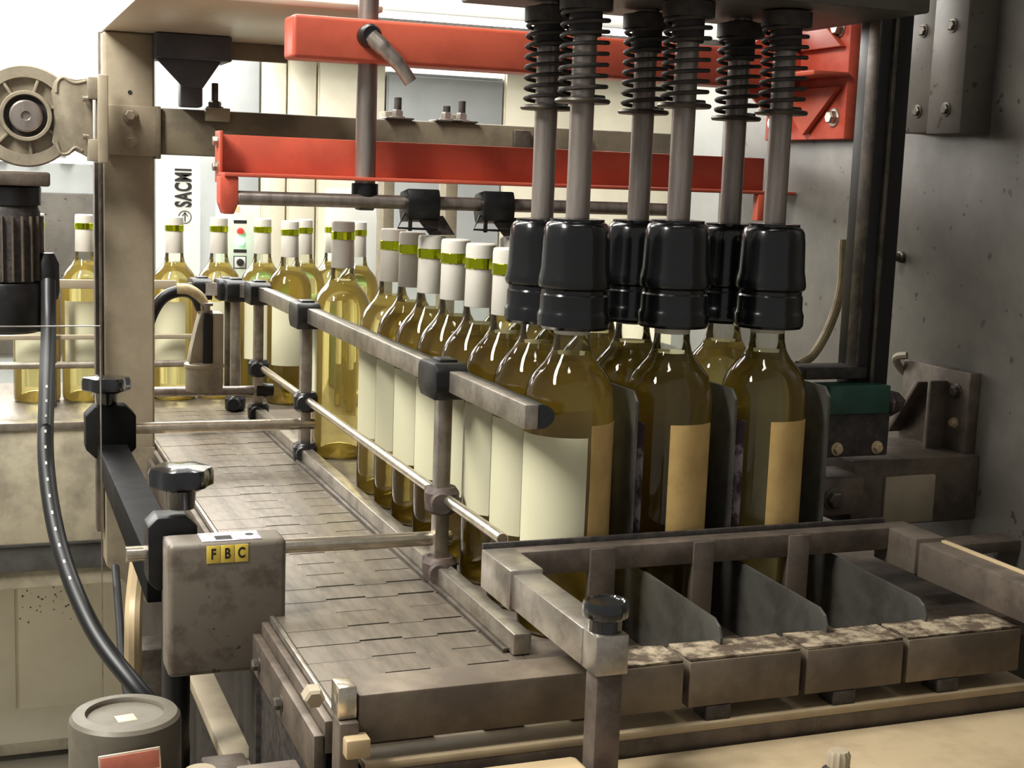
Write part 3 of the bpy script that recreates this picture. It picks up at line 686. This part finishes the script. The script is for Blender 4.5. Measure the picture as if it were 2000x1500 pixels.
obj('frame_leg', box(-.30, -.26, .52, .57, -.70, -.17, .002), 'steel_dark', sf)

# ================================================================== RIGHT SIDE
dp = thing('door_post', (.305, .03, .14), 'black extruded door post in front of the grey side wall', 'post')
obj('post_profile', box(.291, .325, .012, .045, .145, .78, .002), 'black_plastic', dp)
obj('post_edge', box(.2885, .2915, .012, .028, .215, .78, .0008), 'steel_dark', dp)
obj('post_groove', box(.303, .307, .0085, .0125, .17, .78, .0006), 'steel_dark', dp)
obj('post_arm', box(.235, .300, .010, .040, .207, .218, .001), 'black_rough', dp)
gb = thing('green_guide_block', (.29, 0, .14), 'dark green plastic block under the black door post', 'block')
obj('green_bar', box(.249, .313, -.010, .020, .178, .2035, .001), 'green_dark', gb)
obj('block_frame', box(.2465, .3175, -.006, .030, .138, .178, .002), 'black_rough', gb)
obj('dirt_lump', lathe([(.004, -.012), (.012, -.006), (.014, .003), (.008, .010), (0, .012)], (.322, .005, .185), Z, 14, 5, .2), 'black_rough', gb)
for x in (.262, .305): obj('brass_screw', hexbolt((x, -.006, .146), (0, -1, 0), .0045, .004), 'tan_sheet', gb)
sbk = thing('wall_channel', (.43, .1, .43), 'tall grey steel channel bolted to the side wall', 'bracket')
obj('channel_plate', box(.418, .4448, .098, .152, .436, .80, .001), 'machine_wall', sbk)
obj('channel_plate', box(.410, .4448, .046, .096, .434, .80, .001), 'machine_wall', sbk)
for (x, y) in ((.418, .122), (.410, .068)):
    for z in (.457, .535): obj('channel_bolt', hexbolt((x, y, z), (-1, 0, 0), .005, .003), 'steel_dark', sbk)
wbk = thing('wall_bracket', (.43, .07, .12), 'dark brown gusseted bracket low on the side wall', 'bracket')
obj('bracket_plate', box(.432, .4448, .028, .132, .126, .207, .001), 'brown_steel', wbk)
obj('bracket_rib', box(.412, .432, .060, .066, .126, .195, .001), 'brown_steel', wbk)
obj('brace', prism([(.130, .132), (.137, .132), (.094, .190), (.087, .190)], (.418, 0, 0), Y, Z, X, .02, .0008), 'brown_steel', wbk)
obj('bracket_bolt', hexbolt((.432, .046, .187), (-1, 0, 0), .0055, .005), 'steel_dark', wbk)
obj('bracket_bolt', hexbolt((.432, .046, .156), (-1, 0, 0), .004, .004), 'tan_sheet', wbk)
obj('hook', tube([(.44, .135, .19), (.430, .138, .20), (.424, .134, .209), (.430, .125, .212)], .004, 8), 'tan_paint', wbk)
shf = thing('wall_shelf', (.38, .05, .06), 'brown steel shelf box beside the last bottle', 'shelf')
obj('shelf_box', box(.300, .4448, .02, .12, .064, .128, .002), 'brown_steel', shf)
obj('shelf_panel', box(.335, .392, .0165, .0205, .066, .112, .001), 'tan_paint', shf)
obj('shelf_pivot', hexbolt((.266, .0, .098), (0, -1, 0), .008, .006), 'steel_dark', shf)
obj('shelf_ear', box(.2515, .300, .0, .05, .082, .118, .003), 'brown_steel', shf)
rs = single('rear_shelf_bar', box(.315, .4448, -.046, -.018, .050, .0605, .001), 'brown_steel', (.38, -.03, .05), 'flat brown bar on the far right beside the pusher arm', 'bar')
single('ivory_cable', tube([(.265, .07, .212), (.285, .075, .222), (.306, .082, .250), (.318, .086, .285), (.32, .09, .33)], .0045, 10), 'cable_ivory', (.27, .07, .21), 'ivory curved hose behind the black door post', 'hose')
single('wall_stud', lathe([(.006, 0), (.006, .004), (.0045, .005), (.0045, .014), (.003, .016)], (.445, .165, .31), (-1, 0, 0), 14), 'steel_dark', (.445, .165, .31), 'small stud on the grey wall right of the door post', 'bolt')

# ================================================================== FAR LINE (crossing conveyor)
fl = thing('crossing_conveyor', (-.3, 1.4, -.25), 'tan steel conveyor carrying the far bottle line', 'conveyor')
obj('far_belt', box(-1.2, .42, 1.22, 1.60, FZ-.008, FZ, .001), 'belt_steel', fl)
obj('far_side', box(-1.2, -.05, 1.19, 1.215, -.215, -.03, .003), 'tub_steel', fl)
obj('far_lip', box(-1.2, -.05, 1.185, 1.22, -.034, -.022, .002), 'steel', fl)
obj('far_kick', box(-1.2, -.10, 1.20, 1.24, -.262, -.222, .002), 'band_dark', fl)
obj('far_skirt', box(-1.2, -.10, 1.21, 1.24, -.292, -.262, .002), 'tub_steel', fl)
fg = thing('far_guide', (-.5, 1.34, .15), 'flat beige guide rail in front of the far bottles', 'guide rail')
obj('guide_bar', box(-1.2, -.14, 1.335, 1.347, .172, .1865, .001), 'tan_paint', fg)
obj('guide_bar', box(-1.2, -.10, 1.335, 1.347, .088, .0955, .001), 'tan_paint', fg)
obj('guide_rod', cyl((-1.2, 1.33, .047), (-.12, 1.33, .047), .006), 'steel', fg)
for x in (-.70, -.34): obj('guide_post', box(x-.006, x+.006, 1.325, 1.335, FZ, .185, .001), 'steel_dark', fg)
gg = single('green_guide', tube([(.02, 1.56, .13), (.10, 1.555, .13), (.22, 1.55, .13), (.305, 1.555, .13)], .016, 12), 'green_plastic', (.1, 1.495, .11), 'green plastic guide tube behind the far bottles', 'guide')
gw = single('green_wear_strip', box(-.02, .38, 1.515, 1.53, FZ, .10, .004), 'green_plastic', (.1, 1.475, FZ), 'green plastic wear strip along the far belt', 'guide')
for p in (gg, gw): pass
pv = thing('pneumatic_valve', (-.143, 1.0, .06), 'dirty grey pneumatic cylinder with hose right of the post', 'valve')
obj('valve_base', lathe([(.026, 0), (.027, .004), (.027, .034), (.029, .036), (.029, .040), (.024, .043)], (-.146, 1.0, .052), Z, 28), 'gearbox_cast', pv)
obj('valve_body', prism([(-.024, 0), (.010, 0), (.010, .078), (-.006, .078), (-.012, .055), (-.020, .020)], (-.146, .985, .094), X, Z, Y, .03, .002), 'gearbox_cast', pv)
obj('valve_slot', box(-.150, -.138, .978, .99, .085, .168, .001), 'black_plastic', pv)
obj('valve_side', box(-.137, -.121, .98, 1.015, .062, .168, .002), 'tan_paint', pv)
obj('valve_fitting', lathe([(.005, 0), (.005, .010), (.009, .010), (.009, .014)], (-.144, .99, .168), Z, 16), 'rod_steel', pv)
hs_ = obj('hose', tube([(-.150, 1.0, .172), (-.160, 1.0, .192), (-.180, 1.0, .198), (-.205, 1.0, .188), (-.222, 1.0, .160), (-.232, 1.0, .12)], .0085, 12), 'cable_black', pv)
obj('hose_ferrule', tube([(-.146, 1.0, .168), (-.152, 1.0, .186), (-.168, 1.0, .1985), (-.186, 1.0, .200)], .0095, 12), 'cable_ivory', pv)

# ================================================================== BACKGROUND MACHINES
sc = thing('lettered_column', (-.02, 2.2, -.7), 'white machine column with vertical SACMI lettering', 'column')
obj('column_body', box(-.072, .032, 2.2, 2.32, -.70, .72, .004), 'white_paint', sc)
obj('column_edge', box(-.088, -.074, 2.19, 2.30, -.70, .72, .003), 'grey_paint', sc)
text_mesh('lettering', 'SACMI', .050, 'ink', sc, (-.006, 2.1985, .328), Z, -X, .56, .0005, .0017)
lgm = thing('logo', (0, 0, 0), None, None)
bpy.data.objects.remove(lgm)
t = tube([(-.004+.014*math.cos(a*PI/12), 2.199, .262+.014*math.sin(a*PI/12)) for a in range(24)], .0010, 6, smooth=False, closed=True)
tube([(-.004, 2.199, .252), (-.004, 2.199, .272)], .0012, 6, smooth=False, bm=t); tube([(-.010, 2.199, .264), (-.004, 2.199, .273), (.002, 2.199, .264)], .0012, 6, smooth=False, bm=t)
obj('round_logo', t, 'ink', sc)
cp = thing('control_panel', (.085, 2.0, .13), 'pale green control panel with red button and lit green lamp', 'control panel')
obj('panel_stand', box(.07, .10, 2.02, 2.05, -.70, .14, .003), 'grey_paint', cp)
obj('panel_case', box(.042, .130, 2.0, 2.06, .135, .305, .004), 'panel_green', cp)
PXc = .0855
obj('red_button', lathe([(.0075, 0), (.0075, .006), (.006, .009), (0, .0095)], (PXc, 2.0, .2415), (0, -1, 0), 20), 'red_button', cp)
obj('green_lamp', lathe([(.0085, 0), (.0085, .006), (.006, .009), (0, .0095)], (PXc, 2.0, .2195), (0, -1, 0), 20), 'green_lamp', cp)
for z in (.2615, .1985): obj('text_strip', box(PXc-.014, PXc+.014, 1.9990, 2.0, z-.0035, z+.0035, 0), 'ink', cp)
sw = obj('switch_plate', box(PXc-.012, PXc+.012, 1.998, 2.0, .162, .186, .001), 'white_paint', cp)
obj('switch_knob', lathe([(.008, 0), (.0075, .006), (0, .007)], (PXc, 1.998, .174), (0, -1, 0), 16), 'ink', sw)
obj('switch_plate_rim', box(PXc-.014, PXc+.014, 1.999, 2.0005, .160, .188, .001), 'ink', cp)
obj('display', box(.062, .085, 1.9995, 2.0, .282, .295, 0), 'paper_tan', cp)
wc = single('white_cover', prism([(.262, .34), (.362, .34), (.362, .235), (.395, .12), (.395, -.1), (.262, -.1)], (0, 1.9, 0), X, Z, Y, .06, .003), 'white_paint', (.32, 1.9, 0), 'white angled machine cover behind the lone bottle', 'cover')
dc = single('dark_column', box(.320, .343, 1.70, 1.75, -.7, .50, .002), 'beam_paint', (.33, 1.72, -.7), 'dark vertical column left of the bottle row', 'column')
dc2 = single('dark_column', box(.452, .478, 1.70, 1.75, -.7, .50, .002), 'beam_paint', (.465, 1.72, -.7), 'dark vertical column behind the bottle caps', 'column')
cabs = [(-.02, .30, 2.9, 'light grey cabinet panel left of the vertical shaft', 'grey_paint', .72), (.305, .375, 2.9, 'narrow cream cabinet door beside the shaft', 'cream', .72),
        (.378, .46, 2.9, 'cream cabinet door behind the vertical shaft', 'cream', .72), (.463, .66, 2.9, 'wide cream cabinet door right of the shaft', 'cream', .72),
        (.663, 1.02, 2.9, 'grey-glazed cabinet behind the first springs', 'grey_paint', .665), (1.023, 1.25, 2.9, 'cream cabinet door behind the springs', 'cream', .78), (1.253, 1.62, 2.9, 'cream cabinet door behind the back grippers', 'cream', .78)]
for (a, b, y, lb, m, zt) in cabs:
    c_ = thing('cabinet', ((a+b)/2, y, -.7), lb, 'cabinet', 'cabinets along the back')
    obj('cabinet_body', box(a, b, y, y+.4, -.70, zt, .003), m, c_)
    obj('cabinet_door', box(a+.004, b-.004, y-.012, y, -.66, zt-.01, .003), m, c_)
    obj('handle', box(b-.022, b-.014, y-.028, y-.012, -.05, .08, .002), 'steel', c_)
ub = single('upper_dark_duct', box(.30, 1.9, 2.68, 2.85, .735, .80, .003), 'black_rough', (1.0, 2.9, .72), 'dark brown duct running below the ceiling lamp', 'duct')
fx2 = thing('lamp_fixture', (.75, 2.6, .79), 'long white strip lamp above the dark duct', 'lamp')
obj('lamp_body', box(.38, 1.35, 2.60, 2.66, .80, .83, .003), 'white_paint', fx2)
obj('lamp_tube', cyl((.40, 2.63, .793), (1.33, 2.63, .793), .009, 12), 'lamp_tube', fx2)
# left: bottling machine and cream cabinet
bmach = thing('filling_machine', (-.35, 2.6, -.2), 'grey steel machine with round heads far left', 'machine')
obj('machine_body', box(-.85, -.02, 2.6, 2.9, -.70, .375, .01), 'grey_paint', bmach)
obj('machine_rail', cyl((-.85, 2.58, .42), (-.02, 2.58, .42), .012), 'grey_paint', bmach)
obj('machine_rail', cyl((-.85, 2.58, .50), (-.02, 2.58, .50), .008), 'grey_paint', bmach)
for k in range(9):
    x = -.70+k*.075
    obj('filling_head', lathe([(.012, 0), (.020, .02), (.020, .05), (.008, .07), (.008, .12)], (x, 2.57, .385), Z, 16), 'grey_paint', bmach)
obj('machine_door', box(-.60, -.10, 2.585, 2.6, -.1, .30, .004), 'machine_wall', bmach)
lc = thing('cream_cabinet', (-.3, 1.5, -.7), 'cream cabinet with drip stains behind the hanging cable', 'cabinet')
obj('cabinet_body', box(-1.2, -.02, 1.5, 1.9, -.68, -.30, .004), 'cream', lc)
obj('cabinet_door', box(-.395, -.16, 1.494, 1.5, -.60, -.32, .002), 'cream', lc)
obj('cabinet_door', box(-.64, -.400, 1.494, 1.5, -.60, -.32, .002), 'cream', lc)
obj('kick_line', box(-1.2, -.02, 1.496, 1.5, -.685, -.665, .001), 'tub_steel', lc)
t = nb()
for k in range(46):
    x = random.gauss(-.335, .035); z = random.gauss(-.385, .022); r = random.uniform(.0007, .0022)
    lathe([(r, 0), (r*.7, .0005), (0, .0006)], (x, 1.4938, z), (0, -1, 0), 8, bm=t)
s_ = obj('drip_stain', t, 'brown_steel', lc); s_['kind'] = 'stuff'
# clear guard sheet at the left
ag = thing('acrylic_guard', (-.42, .50, -.2), 'clear acrylic guard sheet left of the post', 'guard')
obj('guard_sheet', box(-.60, -.3335, .50, .503, -.35, .204, .0003), 'acrylic', ag)
obj('guard_edge', box(-.3347, -.3335, .4995, .5035, -.35, .204, 0), 'steel', ag)
obj('guard_edge', box(-.60, -.3335, .4995, .5035, .2032, .2042, 0), 'steel', ag)
